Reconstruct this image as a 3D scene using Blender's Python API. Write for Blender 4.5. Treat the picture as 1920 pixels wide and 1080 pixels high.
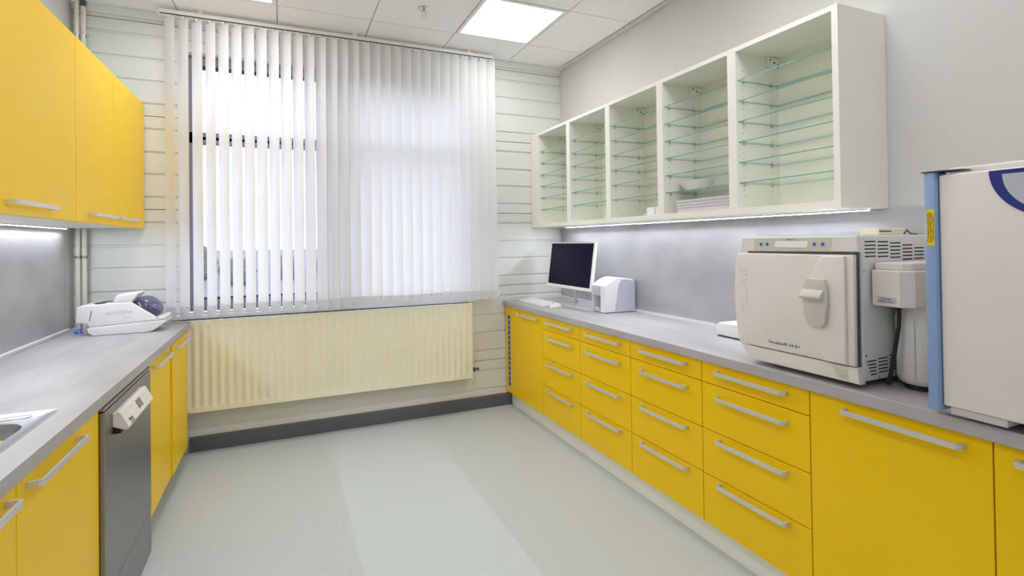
import bpy, bmesh, math, random
from mathutils import Vector, Matrix
random.seed(7)
for o in list(bpy.data.objects): bpy.data.objects.remove(o)
SC = bpy.context.scene
COL = SC.collection

# ------------------------------------------------------------------ camera
F, CX, CY, YAW, PITCH, ROLL, EYE = 920.6, 909.9, 444.0, .3892, .0092, .013, 1.4
cam_d = bpy.data.cameras.new('camera'); cam = bpy.data.objects.new('camera', cam_d); COL.objects.link(cam)
fw = Vector((math.sin(YAW)*math.cos(PITCH), math.cos(YAW)*math.cos(PITCH), math.sin(PITCH)))
rt = Vector((math.cos(YAW), -math.sin(YAW), 0)); up = rt.cross(fw)
rt2 = rt*math.cos(ROLL) - up*math.sin(ROLL); up2 = rt*math.sin(ROLL) + up*math.cos(ROLL)
cam.matrix_world = Matrix(((rt2.x, up2.x, -fw.x, 0), (rt2.y, up2.y, -fw.y, 0), (rt2.z, up2.z, -fw.z, EYE), (0, 0, 0, 1)))
cam_d.sensor_fit = 'HORIZONTAL'; cam_d.sensor_width = 36; cam_d.lens = F/1920*36
cam_d.shift_x = (960-CX)/1920; cam_d.shift_y = -(540-CY)/1920
cam_d.clip_start = .02; cam_d.clip_end = 500
SC.camera = cam

# ------------------------------------------------------------------ world, exposure
W = bpy.data.worlds.new('overcast_sky'); SC.world = W; W.use_nodes = True
bg = W.node_tree.nodes['Background']; bg.inputs[0].default_value = (.80, .86, 1, 1); bg.inputs[1].default_value = 3.7
SC.view_settings.view_transform = 'Standard'; SC.view_settings.look = 'None'
SC.view_settings.exposure = .02; SC.view_settings.gamma = 1; SC.view_settings.use_curve_mapping = False
PANEL_L, LED_L = 10.6, 132.0
SC.cycles.transparent_max_bounces = 40; SC.cycles.max_bounces = 12; SC.cycles.transmission_bounces = 12; SC.cycles.diffuse_bounces = 6

# ------------------------------------------------------------------ materials
MATS = {}
def lin(c): return tuple((x/12.92 if x <= .04045 else ((x+.055)/1.055)**2.4) for x in c)
def rgb(r, g, b): return lin((r/255, g/255, b/255))+(1,)
def mat(name, col, rough=.5, metal=0, noise=None, bump=None, spec=.5, coat=0, aniso=None):
    """principled; noise=(scale, second colour, contrast lo, hi, stretch) bump=(scale, strength)"""
    m = bpy.data.materials.new(name); m.use_nodes = True; nt = m.node_tree; N = nt.nodes; L = nt.links
    b = N['Principled BSDF']; b.inputs['Base Color'].default_value = col; b.inputs['Roughness'].default_value = rough
    b.inputs['Metallic'].default_value = metal; b.inputs['Specular IOR Level'].default_value = spec
    b.inputs['Coat Weight'].default_value = coat
    tc = N.new('ShaderNodeTexCoord')
    def tex(scale, stretch=(1, 1, 1), detail=4):
        mp = N.new('ShaderNodeMapping'); mp.inputs['Scale'].default_value = stretch
        L.new(tc.outputs['Object'], mp.inputs[0])
        t = N.new('ShaderNodeTexNoise'); t.inputs['Scale'].default_value = scale; t.inputs['Detail'].default_value = detail
        L.new(mp.outputs[0], t.inputs['Vector']); return t
    if noise:
        sc, c2, lo, hi = noise[:4]; t = tex(sc, noise[4] if len(noise) > 4 else (1, 1, 1))
        r = N.new('ShaderNodeValToRGB'); r.color_ramp.elements[0].position = lo; r.color_ramp.elements[1].position = hi
        r.color_ramp.elements[0].color = col; r.color_ramp.elements[1].color = c2
        L.new(t.outputs['Fac'], r.inputs[0]); L.new(r.outputs[0], b.inputs['Base Color'])
    if bump:
        t = tex(bump[0], bump[2] if len(bump) > 2 else (1, 1, 1), 2)
        bn = N.new('ShaderNodeBump'); bn.inputs['Strength'].default_value = bump[1]; bn.inputs['Distance'].default_value = .002
        L.new(t.outputs['Fac'], bn.inputs['Height']); L.new(bn.outputs[0], b.inputs['Normal'])
    MATS[name] = m; return m
def emit(name, col, s):
    m = bpy.data.materials.new(name); m.use_nodes = True; nt = m.node_tree; nt.nodes.clear()
    e = nt.nodes.new('ShaderNodeEmission'); e.inputs[0].default_value = col; e.inputs[1].default_value = s
    o = nt.nodes.new('ShaderNodeOutputMaterial'); nt.links.new(e.outputs[0], o.inputs[0]); MATS[name] = m
def glass(name, tint, refl_tint=(1, 1, 1, 1), base=.03, diffuse=None, dfac=0):
    m = bpy.data.materials.new(name); m.use_nodes = True; nt = m.node_tree; N = nt.nodes; N.clear(); L = nt.links
    t = N.new('ShaderNodeBsdfTransparent'); t.inputs[0].default_value = tint
    g = N.new('ShaderNodeBsdfGlossy'); g.inputs['Roughness'].default_value = .02; g.inputs[0].default_value = refl_tint
    lw = N.new('ShaderNodeLayerWeight'); pw = N.new('ShaderNodeMath'); pw.operation = 'POWER'; pw.inputs[1].default_value = 5
    f = N.new('ShaderNodeMath'); f.operation = 'MULTIPLY_ADD'; f.inputs[1].default_value = .9; f.inputs[2].default_value = base
    L.new(lw.outputs['Facing'], pw.inputs[0]); L.new(pw.outputs[0], f.inputs[0])
    mx = N.new('ShaderNodeMixShader'); L.new(f.outputs[0], mx.inputs[0]); L.new(t.outputs[0], mx.inputs[1]); L.new(g.outputs[0], mx.inputs[2])
    out = mx
    if diffuse:
        d = N.new('ShaderNodeBsdfDiffuse'); d.inputs[0].default_value = diffuse
        m2 = N.new('ShaderNodeMixShader'); m2.inputs[0].default_value = dfac
        L.new(mx.outputs[0], m2.inputs[1]); L.new(d.outputs[0], m2.inputs[2]); out = m2
    o = N.new('ShaderNodeOutputMaterial'); L.new(out.outputs[0], o.inputs[0]); MATS[name] = m
def fabric(name, col, trans):
    m = bpy.data.materials.new(name); m.use_nodes = True; nt = m.node_tree; N = nt.nodes; N.clear(); L = nt.links
    d = N.new('ShaderNodeBsdfDiffuse'); d.inputs[0].default_value = col
    t = N.new('ShaderNodeBsdfTranslucent'); t.inputs[0].default_value = col
    mx = N.new('ShaderNodeMixShader'); mx.inputs[0].default_value = trans
    L.new(d.outputs[0], mx.inputs[1]); L.new(t.outputs[0], mx.inputs[2])
    tc = N.new('ShaderNodeTexCoord'); mp = N.new('ShaderNodeMapping'); mp.inputs['Scale'].default_value = (400, 400, 60)
    no = N.new('ShaderNodeTexNoise'); no.inputs['Scale'].default_value = 1; L.new(tc.outputs['Object'], mp.inputs[0]); L.new(mp.outputs[0], no.inputs['Vector'])
    bn = N.new('ShaderNodeBump'); bn.inputs['Strength'].default_value = .1; bn.inputs['Distance'].default_value = .001
    L.new(no.outputs['Fac'], bn.inputs['Height']); L.new(bn.outputs[0], d.inputs['Normal'])
    o = N.new('ShaderNodeOutputMaterial'); L.new(mx.outputs[0], o.inputs[0]); MATS[name] = m

YEL = rgb(247, 203, 0)
mat('yellow', YEL, .36, noise=(3, rgb(249, 206, 2), .3, .7), bump=(260, .1), spec=.28)
mat('white_lam', rgb(240, 240, 234), .38, noise=(4, rgb(244, 244, 239), .3, .7))
mat('white_gloss', rgb(240, 241, 240), .12, noise=(4, rgb(244, 244, 242), .3, .7))
mat('cream_lam', rgb(240, 238, 228), .45, noise=(4, rgb(241, 241, 231), .3, .7))
mat('worktop', rgb(168, 164, 165), .45, noise=(7, rgb(186, 183, 184), .35, .68, (1, .35, 1)), bump=(300, .05), spec=.35)
mat('splash', rgb(172, 170, 173), .42, noise=(5, rgb(190, 188, 192), .35, .7, (1, .6, 1)), spec=.4)
mat('alu', rgb(214, 213, 210), .38, .45, noise=(3, rgb(220, 219, 216), .3, .7), bump=(900, .03))
mat('steel', rgb(152, 152, 156), .40, 1, noise=(3, rgb(160, 160, 164), .3, .7, (1, 1, 40)), bump=(60, .02, (1, 1, 60)))
mat('sink_steel', rgb(190, 192, 194), .22, 1, noise=(30, rgb(200, 202, 204), .3, .7))
mat('chrome', rgb(215, 215, 215), .12, 1, noise=(3, rgb(220, 220, 220), .3, .7))
mat('paint', rgb(206, 205, 203), .7, noise=(2, rgb(209, 208, 206), .3, .7), bump=(120, .05))
mat('cladding', rgb(226, 227, 222), .42, noise=(2, rgb(230, 231, 226), .3, .7), spec=.4)
mat('joint', rgb(120, 120, 118), .8, noise=(20, rgb(135, 135, 133), .3, .7))
mat('tile', rgb(252, 251, 252), .85, noise=(60, rgb(247, 246, 247), .45, .75), bump=(150, .15))
mat('grid', rgb(222, 221, 219), .6, noise=(20, rgb(212, 211, 208), .3, .7))
mat('floor', rgb(198, 205, 206), .36, noise=(90, rgb(190, 197, 198), .5, .72), bump=(200, .02), spec=.45)
mat('skirting', rgb(92, 94, 104), .5, noise=(6, rgb(98, 100, 110), .3, .7))
mat('plinth_grey', rgb(150, 152, 154), .5, noise=(6, rgb(156, 158, 160), .3, .7))
mat('radiator', rgb(238, 233, 206), .35, noise=(5, rgb(241, 236, 211), .3, .7))
mat('pipe', rgb(226, 224, 210), .4, noise=(5, rgb(230, 228, 215), .3, .7))
mat('frame', rgb(134, 132, 146), .45, noise=(5, rgb(140, 138, 152), .3, .7))
mat('gasket', rgb(40, 38, 60), .6, noise=(5, rgb(46, 44, 66), .3, .7))
mat('sill', rgb(222, 226, 232), .4, noise=(5, rgb(227, 231, 236), .3, .7))
mat('plastic', rgb(236, 236, 238), .35, noise=(5, rgb(239, 239, 241), .3, .7))
mat('plastic_warm', rgb(228, 222, 217), .42, noise=(5, rgb(231, 226, 221), .3, .7), bump=(300, .03))
mat('plastic_grey', rgb(188, 192, 206), .4, noise=(5, rgb(194, 198, 211), .3, .7))
mat('metal_paint', rgb(228, 228, 226), .35, noise=(5, rgb(232, 232, 230), .3, .7))
mat('panel_beige', rgb(205, 200, 190), .45, noise=(5, rgb(209, 204, 194), .3, .7))
mat('dark', rgb(28, 27, 32), .5, noise=(5, rgb(33, 32, 37), .3, .7))
mat('dark_grey', rgb(80, 80, 88), .5, noise=(5, rgb(88, 88, 95), .3, .7))
mat('screen', rgb(12, 10, 42), .10, spec=.12, noise=(5, rgb(16, 14, 48), .3, .7))
mat('lcd', rgb(128, 130, 110), .2, noise=(5, rgb(134, 136, 116), .3, .7))
mat('lcd_white', rgb(244, 244, 240), .3, noise=(5, rgb(248, 248, 245), .3, .7))
mat('blue_print', rgb(52, 88, 150), .5, noise=(5, rgb(58, 94, 156), .3, .7))
mat('navy', rgb(16, 40, 130), .4, noise=(5, rgb(20, 46, 138), .3, .7))
mat('halo', rgb(176, 196, 222), .5, noise=(5, rgb(182, 201, 226), .3, .7))
mat('grip_blue', rgb(130, 160, 205), .4, noise=(5, rgb(136, 166, 210), .3, .7))
mat('sticker', rgb(242, 206, 16), .5, noise=(5, rgb(245, 210, 24), .3, .7))
mat('lime', rgb(205, 222, 150), .5, noise=(5, rgb(210, 226, 160), .3, .7))
mat('grey_print', rgb(198, 200, 205), .5, noise=(5, rgb(202, 204, 209), .3, .7))
mat('black_print', rgb(40, 40, 44), .5, noise=(5, rgb(46, 46, 50), .3, .7))
mat('label_grey', rgb(196, 196, 196), .5, noise=(5, rgb(202, 202, 202), .3, .7))
mat('hose_blue', rgb(60, 110, 215), .35, noise=(5, rgb(66, 118, 220), .3, .7))
mat('tray', rgb(206, 203, 205), .4, noise=(5, rgb(212, 209, 211), .3, .7))
mat('scrub', rgb(112, 106, 104), .9, noise=(3, rgb(98, 100, 88), .35, .65))
mat('field', rgb(104, 102, 106), .95, noise=(.6, rgb(92, 96, 88), .35, .65))
emit('lamp_glow', (.97, .98, 1, 1), PANEL_L)
emit('led_glow', (.84, .91, 1, 1), LED_L)
glass('pane', (.97, .98, 1, 1))
glass('shelf_glass', (.987, .997, .993, 1), base=.012)
glass('glass_edge', (.45, .72, .64, 1), diffuse=rgb(108, 170, 154), dfac=.6)
glass('dome', (.58, .60, .78, 1), diffuse=rgb(120, 126, 172), dfac=.2, base=.06)
fabric('slat', rgb(246, 245, 245), .38)
fabric('pocket', rgb(232, 232, 234), .30)

# ------------------------------------------------------------------ helpers
ORG = {}
def mesh_obj(name, bm, m, parent=None, at=None, smooth=False, mats=None):
    if at is None: at = ORG[parent] if parent else Vector((0, 0, 0))
    at = Vector(at)
    bmesh.ops.translate(bm, verts=bm.verts, vec=-at)
    bmesh.ops.recalc_face_normals(bm, faces=bm.faces)
    me = bpy.data.meshes.new(name); bm.to_mesh(me); bm.free()
    for mm in (mats or [m]): me.materials.append(MATS[mm])
    if smooth:
        me.polygons.foreach_set('use_smooth', [True]*len(me.polygons)); me.set_sharp_from_angle(angle=math.radians(38))
    o = bpy.data.objects.new(name, me); COL.objects.link(o); ORG[o] = at
    if parent: o.parent = parent; o.location = at-ORG[parent]
    else: o.location = at
    return o
def tag(o, label, cat, group=None):
    o['label'] = label; o['category'] = cat
    if group: o['group'] = group
    return o
def struct(o): o['kind'] = 'structure'; return o
def thing(name, label, cat, loc, group=None):
    o = bpy.data.objects.new(name, None); COL.objects.link(o); o.location = loc; ORG[o] = Vector(loc)
    o.empty_display_size = .1
    return tag(o, label, cat, group)
def copy_to(o, delta, parent='same'):
    c = o.copy(); COL.objects.link(c); c.location = o.location+Vector(delta); ORG[c] = ORG[o]+Vector(delta)
    if parent != 'same': c.parent = parent
    return c
def B(): return bmesh.new()
def box(bm, x0, x1, y0, y1, z0, z1, r=0, seg=2, mi=0):
    x0, x1 = sorted((x0, x1)); y0, y1 = sorted((y0, y1)); z0, z1 = sorted((z0, z1))
    v = [bm.verts.new((x, y, z)) for x in (x0, x1) for y in (y0, y1) for z in (z0, z1)]
    fs = [bm.faces.new([v[i] for i in q]) for q in ((0, 1, 3, 2), (4, 6, 7, 5), (0, 4, 5, 1), (2, 3, 7, 6), (0, 2, 6, 4), (1, 5, 7, 3))]
    for f in fs: f.material_index = mi
    if r:
        es = list({e for f in fs for e in f.edges})
        bmesh.ops.bevel(bm, geom=es, offset=r, segments=seg, affect='EDGES', profile=.5)
    return bm
def prism(bm, pts, axis, a, b, r=0, seg=2, mi=0):
    """polygon pts in the two remaining axes (xyz order), extruded from a to b along axis"""
    def P(p, t):
        return {'x': (t, p[0], p[1]), 'y': (p[0], t, p[1]), 'z': (p[0], p[1], t)}[axis]
    va = [bm.verts.new(P(p, a)) for p in pts]; vb = [bm.verts.new(P(p, b)) for p in pts]
    n = len(pts); fs = [bm.faces.new(va), bm.faces.new(vb[::-1])]
    for i in range(n): fs.append(bm.faces.new((va[i], vb[i], vb[(i+1) % n], va[(i+1) % n])))
    for f in fs: f.material_index = mi
    if r:
        bmesh.ops.recalc_face_normals(bm, faces=fs)
        es = list(set(fs[0].edges) | set(fs[1].edges))
        bmesh.ops.bevel(bm, geom=es, offset=r, segments=seg, affect='EDGES', profile=.5)
    return bm
def tube(bm, path, r, n=10, cap=True):
    path = [Vector(p) for p in path]; rings = []
    ref = Vector((.12, .31, .94)).normalized()
    for i, p in enumerate(path):
        d = (path[min(i+1, len(path)-1)]-path[max(i-1, 0)]).normalized()
        u = d.cross(ref)
        if u.length < .05: u = d.cross(Vector((1, 0, 0)))
        u.normalize(); w = d.cross(u)
        rr = r[i] if isinstance(r, (list, tuple)) else r
        rings.append([bm.verts.new(p+(u*math.cos(2*math.pi*k/n)+w*math.sin(2*math.pi*k/n))*rr) for k in range(n)])
    for a, b in zip(rings, rings[1:]):
        for k in range(n): bm.faces.new((a[k], a[(k+1) % n], b[(k+1) % n], b[k]))
    if cap: bm.faces.new(rings[0][::-1]); bm.faces.new(rings[-1])
    return bm
def lathe(bm, c, prof, n=32, axis='z'):
    """prof = (radius, height) list about point c"""
    rings = []
    for r, h in prof:
        ring = []
        for k in range(n):
            a = 2*math.pi*k/n; p, q = max(r, 1e-4)*math.cos(a), max(r, 1e-4)*math.sin(a)
            d = {'z': (p, q, h), 'x': (h, p, q), 'y': (p, h, q)}[axis]
            ring.append(bm.verts.new(Vector(c)+Vector(d)))
        rings.append(ring)
    for a, b in zip(rings, rings[1:]):
        for k in range(n): bm.faces.new((a[k], a[(k+1) % n], b[(k+1) % n], b[k]))
    bm.faces.new(rings[0][::-1]); bm.faces.new(rings[-1]); return bm
def arc(cx, cy, r, a0, a1, n=6):
    return [(cx+r*math.cos(math.radians(a0+(a1-a0)*i/n)), cy+r*math.sin(math.radians(a0+(a1-a0)*i/n))) for i in range(n+1)]
def rrect(x0, x1, y0, y1, r, n=5):
    return arc(x1-r, y1-r, r, 0, 90, n)+arc(x0+r, y1-r, r, 90, 180, n)+arc(x0+r, y0+r, r, 180, 270, n)+arc(x1-r, y0+r, r, 270, 360, n)
def text(name, s, size, m, parent, pos, right, upv, align='CENTER', sx=1.0, ex=.0002):
    cu = bpy.data.curves.new('t', 'FONT'); cu.body = s; cu.size = size; cu.align_x = align; cu.align_y = 'CENTER'
    cu.extrude = ex; cu.resolution_u = 2
    t = bpy.data.objects.new('t', cu); COL.objects.link(t); bpy.context.view_layer.update()
    me = bpy.data.meshes.new_from_object(t.evaluated_get(bpy.context.evaluated_depsgraph_get()))
    bpy.data.objects.remove(t); bpy.data.curves.remove(cu)
    R, U = Vector(right).normalized(), Vector(upv).normalized(); N = R.cross(U)
    M = Matrix(((R.x*sx, U.x, N.x, 0), (R.y*sx, U.y, N.y, 0), (R.z*sx, U.z, N.z, 0), (0, 0, 0, 1)))
    me.transform(M); me.materials.clear(); me.materials.append(MATS[m]); me.name = name
    o = bpy.data.objects.new(name, me); COL.objects.link(o); ORG[o] = Vector(pos)
    o.parent = parent; o.location = Vector(pos)-ORG[parent]
    return o
def handle_bm(side, xface, yc, z, length=.32, out=.035, h=.016, t=.008):
    """bent flat-bar handle along Y on a face x = xface; side -1 sticks out to -x, +1 to +x"""
    L2 = length/2; R = .014; ri = R-t
    o_ = [(-L2, 0)]+arc(-L2+R, out-R, R, 180, 90)+arc(L2-R, out-R, R, 90, 0)+[(L2, 0)]
    i_ = [(L2-t, 0)]+arc(L2-R, out-R, ri, 0, 90)+arc(-L2+R, out-R, ri, 90, 180)+[(-L2+t, 0)]
    bm = B(); n = len(o_); pts = o_+i_[::1]
    P = lambda p, zz: bm.verts.new((xface+side*p[1], yc+p[0], zz))
    ob = [P(p, z-h/2) for p in o_]; ot = [P(p, z+h/2) for p in o_]
    ib = [P(p, z-h/2) for p in i_[::-1]]; it = [P(p, z+h/2) for p in i_[::-1]]
    for k in range(n-1):
        bm.faces.new((ob[k], ob[k+1], ot[k+1], ot[k])); bm.faces.new((ib[k], it[k], it[k+1], ib[k+1]))
        bm.faces.new((ot[k], ot[k+1], it[k+1], it[k])); bm.faces.new((ob[k], ib[k], ib[k+1], ob[k+1]))
    for k in (0, n-1): bm.faces.new((ob[k], ot[k], it[k], ib[k]))
    return bm

# ------------------------------------------------------------------ room dimensions (metres)
YB, YF = 3.85, -1.6                 # window wall, wall behind the camera
XL, XR = -1.23, 2.33                # left and right walls
ZC = 2.952
ZT = .89                            # worktop height

# ---- setting
struct(mesh_obj('floor', box(B(), XL-.1, XR+.1, YF-.1, YB+.1, -.1, 0), 'floor'))
struct(mesh_obj('wall_left', box(B(), XL-.12, XL, YF, YB+.15, 0, ZC+.15), 'paint'))
struct(mesh_obj('wall_right', box(B(), XR, XR+.12, YF, YB+.15, 0, ZC+.15), 'paint'))
struct(mesh_obj('wall_front', box(B(), XL-.12, XR+.12, YF-.12, YF, 0, ZC+.15), 'paint'))

# ceiling with tiles in a grid
GX, GY, GP = 1.19, 3.45, .61
ceil = struct(mesh_obj('ceiling', box(B(), XL, XR, YF, YB, ZC+.012, ZC+.15), 'grid'))
xs = [XL+.02]+[GX+GP*k for k in range(-3, 2)]+[XR-.02]
ys = [GY-GP*k for k in range(8, -1, -1)]; ys = [YF+.02]+[y for y in ys if y > YF+.05]+[YB-.005]
LAMPS = {(GX, GY-GP), (GX-3*GP, GY-GP), (GX, GY-4*GP), (GX-3*GP, GY-4*GP), (GX, GY-7*GP), (GX-3*GP, GY-7*GP)}  # window row is in view; the two unseen rows are added for light
is_lamp = lambda x, y: any(abs(x-a) < .01 and abs(y-b) < .01 for a, b in LAMPS)
shared = {}
for i in range(len(xs)-1):
    for j in range(len(ys)-1):
        x0, x1, y0, y1 = xs[i], xs[i+1], ys[j], ys[j+1]
        if x1-x0 < .03 or y1-y0 < .03 or is_lamp(x0, y0): continue
        k = (round(x1-x0, 3), round(y1-y0, 3))
        if k in shared: copy_to(shared[k], (x0-ORG[shared[k]].x, y0-ORG[shared[k]].y, 0))
        else: shared[k] = mesh_obj('ceiling_tile', box(B(), x0+.004, x1-.004, y0+.004, y1-.004, ZC, ZC+.012, .0015, 1), 'tile', ceil, (x0, y0, ZC))
# window wall: backing with an opening, clad in profiled panels
WX0, WX1, WZ0, WZ1 = -.66, 1.50, .93, 2.73
bm = B()
for a in ((XL, WX0, 0, ZC), (WX1, XR, 0, ZC), (WX0, WX1, 0, WZ0), (WX0, WX1, WZ1, ZC)): box(bm, a[0], a[1], YB+.0185, YB+.15, a[2], a[3])
wb = struct(mesh_obj('wall_back', bm, 'cladding'))
JO = [-.227, .395, 1.02, 1.64, 2.26, 2.88, 3.50]
def clad(x0, x1, z0, z1):
    for ja, jb in zip(JO, JO[1:]):
        a, b = max(ja, z0), min(jb, z1)
        if b-a < .02: continue
        M = jb-ja; pts = [(YB, a+.003 if a == ja else a)]
        for f in (.865, .62, .385, .137):
            zc = jb-f*M
            if a+.02 < zc < b-.02: pts += [(YB, zc-.013), (YB+.011, zc-.006), (YB+.011, zc+.004), (YB, zc+.008)]
        pts += [(YB, b-.003 if b == jb else b), (YB+.018, b-.001), (YB+.018, a+.001)]
        mesh_obj('wall_panel', prism(B(), pts, 'x', x0, x1), 'cladding', wb)
clad(XL+.001, WX0, 0, ZC-.002); clad(WX1, XR-.001, 0, ZC-.002); clad(WX0, WX1, 0, WZ0); clad(WX0, WX1, WZ1, ZC-.002)
struct(mesh_obj('baseboard_back', prism(B(), [(YB-.001, 0), (YB-.018, 0), (YB-.018, .092), (YB-.012, .1), (YB-.001, .1)], 'x', -.60, XR-.53), 'skirting'))
struct(mesh_obj('trim_1', prism(B(), [(YB-.001, ZC-.003), (YB-.03, ZC-.003), (YB-.03, ZC-.012), (YB-.012, ZC-.05), (YB-.001, ZC-.05)], 'x', XL+.002, XR-.002), 'cladding'))
struct(mesh_obj('trim_2', box(B(), XR-.022, XR-.001, YF+.01, YB-.032, ZC-.022, ZC-.001), 'grid'))

# window: frames, gaskets, panes, reveal, sill
win = struct(thing('window_1', '', '', (0, YB+.05, WZ0))); del win['label']; del win['category']
FY0, FY1 = YB+.05, YB+.11
bm = B()
for a in ((WX0, WX0+.012, WZ0, WZ1), (WX1-.012, WX1, WZ0, WZ1), (WX0+.012, WX1-.012, WZ1-.012, WZ1)): box(bm, a[0], a[1], YB, FY1, a[2], a[3])
mesh_obj('reveal', bm, 'cladding', win)
def sash(x0, x1, z0, z1, name='sash_frame', w=.05):
    bm = B()
    for a in ((x0, x0+w, z0, z1), (x1-w, x1, z0, z1), (x0+w, x1-w, z0, z0+w), (x0+w, x1-w, z1-w, z1)): box(bm, a[0], a[1], FY0, FY1, a[2], a[3], .003, 1)
    f = mesh_obj(name, bm, 'frame', win)
    g = B()
    for a in ((x0+w, x0+w+.014, z0+w, z1-w), (x1-w-.014, x1-w, z0+w, z1-w), (x0+w+.014, x1-w-.014, z0+w, z0+w+.014), (x0+w+.014, x1-w-.014, z1-w-.018, z1-w)): box(g, a[0], a[1], FY0+.012, FY1-.012, a[2], a[3])
    mesh_obj('gasket', g, 'gasket', f)
    mesh_obj('pane', box(B(), x0+w+.002, x1-w-.002, FY0+.028, FY0+.034, z0+w+.002, z1-w-.002), 'pane', f)
sash(-.60, .335, .965, 2.185, w=.055); sash(-.60, .335, 2.105, 2.70, w=.05)
sash(.475, 1.455, .965, 2.185, w=.055); sash(.475, 1.455, 2.105, 2.70, w=.05)
bm = B(); box(bm, .335, .475, FY0+.005, FY1, .965, 2.70, .002, 1); box(bm, -.648, -.60, FY0+.01, FY1, .943, 2.718); box(bm, 1.455, 1.488, FY0+.01, FY1, .943, 2.718)
box(bm, -.60, 1.455, FY0+.01, FY1, .943, .965); box(bm, -.60, 1.455, FY0+.01, FY1, 2.70, 2.718)
mesh_obj('outer_frame', bm, 'frame', win)
mesh_obj('window_sill', box(B(), -.70, 1.48, YB-.075, YB+.05, .905, .93, .004, 2), 'sill', win)
mesh_obj('sill_bracket', prism(B(), [(YB-.07, .904), (YB-.012, .904), (YB-.012, .86), (YB-.03, .86)], 'x', 1.40, 1.455), 'radiator', win)

# ------------------------------------------------------------------ lamps
for i, (x, y) in enumerate(sorted(LAMPS, key=lambda p: (-p[1], p[0]))):
    row = ['nearest the window blind', 'added out of view in the middle of the ceiling', 'added out of view for light, nearest the wall opposite the window'][i//2]
    t = thing('ceiling_light', 'square LED ceiling panel %s, %s' % (row, 'yellow cabinet side' if x < 0 else 'glass shelf side'), 'ceiling light', (x+GP/2, y+GP/2, ZC-.002), 'square LED ceiling panels')
    a, b, c, d, w = x+.005, x+GP-.005, y+.005, y+GP-.005, .026
    bm = B()
    for q in ((a, a+w, c, d), (b-w, b, c, d), (a+w, b-w, c, c+w), (a+w, b-w, d-w, d)): box(bm, *q, ZC-.003, ZC+.012)
    mesh_obj('frame', bm, 'white_lam', t)
    mesh_obj('diffuser', box(B(), a+w, b-w, c+w, d-w, ZC+.001, ZC+.010), 'lamp_glow', t)
t = thing('sprinkler', 'small chrome fire sprinkler head under the white ceiling tile', 'sprinkler', (.872, 3.147, ZC))
mesh_obj('escutcheon', lathe(B(), (.872, 3.147, 0), [(.012, ZC-.014), (.034, ZC-.008), (.036, ZC-.001), (.01, ZC-.0005)], 24), 'chrome', t, smooth=True)
bm = B(); lathe(bm, (.872, 3.147, 0), [(.009, ZC-.014), (.009, ZC-.03)], 12)
for s in (-1, 1): tube(bm, [(.872+s*.009, 3.147, ZC-.028), (.872+s*.014, 3.147, ZC-.04), (.872+s*.004, 3.147, ZC-.053)], .0025, 6)
mesh_obj('body', bm, 'chrome', t, smooth=True)
mesh_obj('deflector', lathe(B(), (.872, 3.147, 0), [(.004, ZC-.052), (.017, ZC-.053), (.017, ZC-.055), (.004, ZC-.056)], 16), 'chrome', t)

# ------------------------------------------------------------------ vertical blind
BY = YB-.13
bl = thing('vertical_blind', 'white vertical slat blind hanging from a ceiling rail across the window', 'blind', (.44, BY, .93))
bm = B(); box(bm, -.735, 1.607, BY-.018, BY+.022, 2.898, 2.932, .003, 1); box(bm, -.74, -.733, BY-.02, BY+.024, 2.894, 2.934); box(bm, 1.604, 1.611, BY-.02, BY+.024, 2.894, 2.934)
mesh_obj('headrail', bm, 'white_lam', bl)
bm = B(); box(bm, -.73, 1.60, BY-.0192, BY-.0175, 2.8985, 2.905)
mesh_obj('rail_slot', bm, 'dark', bl)
for x in (-.5, .5, 1.4): mesh_obj('ceiling_bracket', box(B(), x-.015, x+.015, BY-.015, BY+.02, 2.931, ZC), 'white_lam', bl)
SW, TH = .100, math.radians(-46)
ux, uy = math.cos(TH), math.sin(TH)
def slat_bm(z0, z1, off=0, w=SW):
    bm = B(); n = 6; rows = []
    for z in (z0, (z0+z1)/2, z1):
        r = []
        for k in range(n+1):
            s = (k/n-.5)*w; c = .004*(1-(2*k/n-1)**2)+off
            r.append(bm.verts.new((s*ux+c*uy, s*uy-c*ux, z)))
        rows.append(r)
    for a, b in zip(rows, rows[1:]):
        for k in range(n): bm.faces.new((a[k], a[k+1], b[k+1], b[k]))
    return bm
proto = None
for k in range(30):
    x = -.679+.0779*k; dz = -.004*math.sin(k*.7)
    if not proto:
        s = mesh_obj('slat', slat_bm(.935, 2.885), 'slat', bl, (0, 0, 0), True)
        p = mesh_obj('weight_pocket', slat_bm(.932, 1.0, .0025, SW*1.01), 'pocket', s, (0, 0, 0), True)
        h = mesh_obj('carrier', box(B(), -.006, .006, -.016, .016, 2.884, 2.9), 'white_lam', s, (0, 0, 0))
        q = mesh_obj('clip', box(B(), SW/2*ux*.7-.006, SW/2*ux*.7+.004, SW/2*uy*.7-.006, SW/2*uy*.7, .985, 1.0), 'label_grey', s, (0, 0, 0))
        proto = (s, p, h, q)
        ORG[s] = Vector((0, 0, 0))
    else:
        s = proto[0].copy(); COL.objects.link(s)
        for c in proto[1:]:
            c2 = c.copy(); COL.objects.link(c2); c2.parent = s
    s.parent = bl; s.location = Vector((x, BY, dz))-ORG[bl]; s.rotation_euler[2] = math.radians(random.uniform(-2, 2))
mesh_obj('control_cord', tube(B(), [(1.598, BY-.01, 2.9), (1.612, BY-.03, 2.2), (1.625, BY-.035, 1.4), (1.622, BY-.035, 1.0)], .0018, 6), 'white_lam', bl)
mesh_obj('cord_weight', lathe(B(), (1.622, BY-.035, 0), [(.003, 1.0), (.007, .995), (.008, .95), (.004, .945)], 12), 'white_lam', bl)

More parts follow.
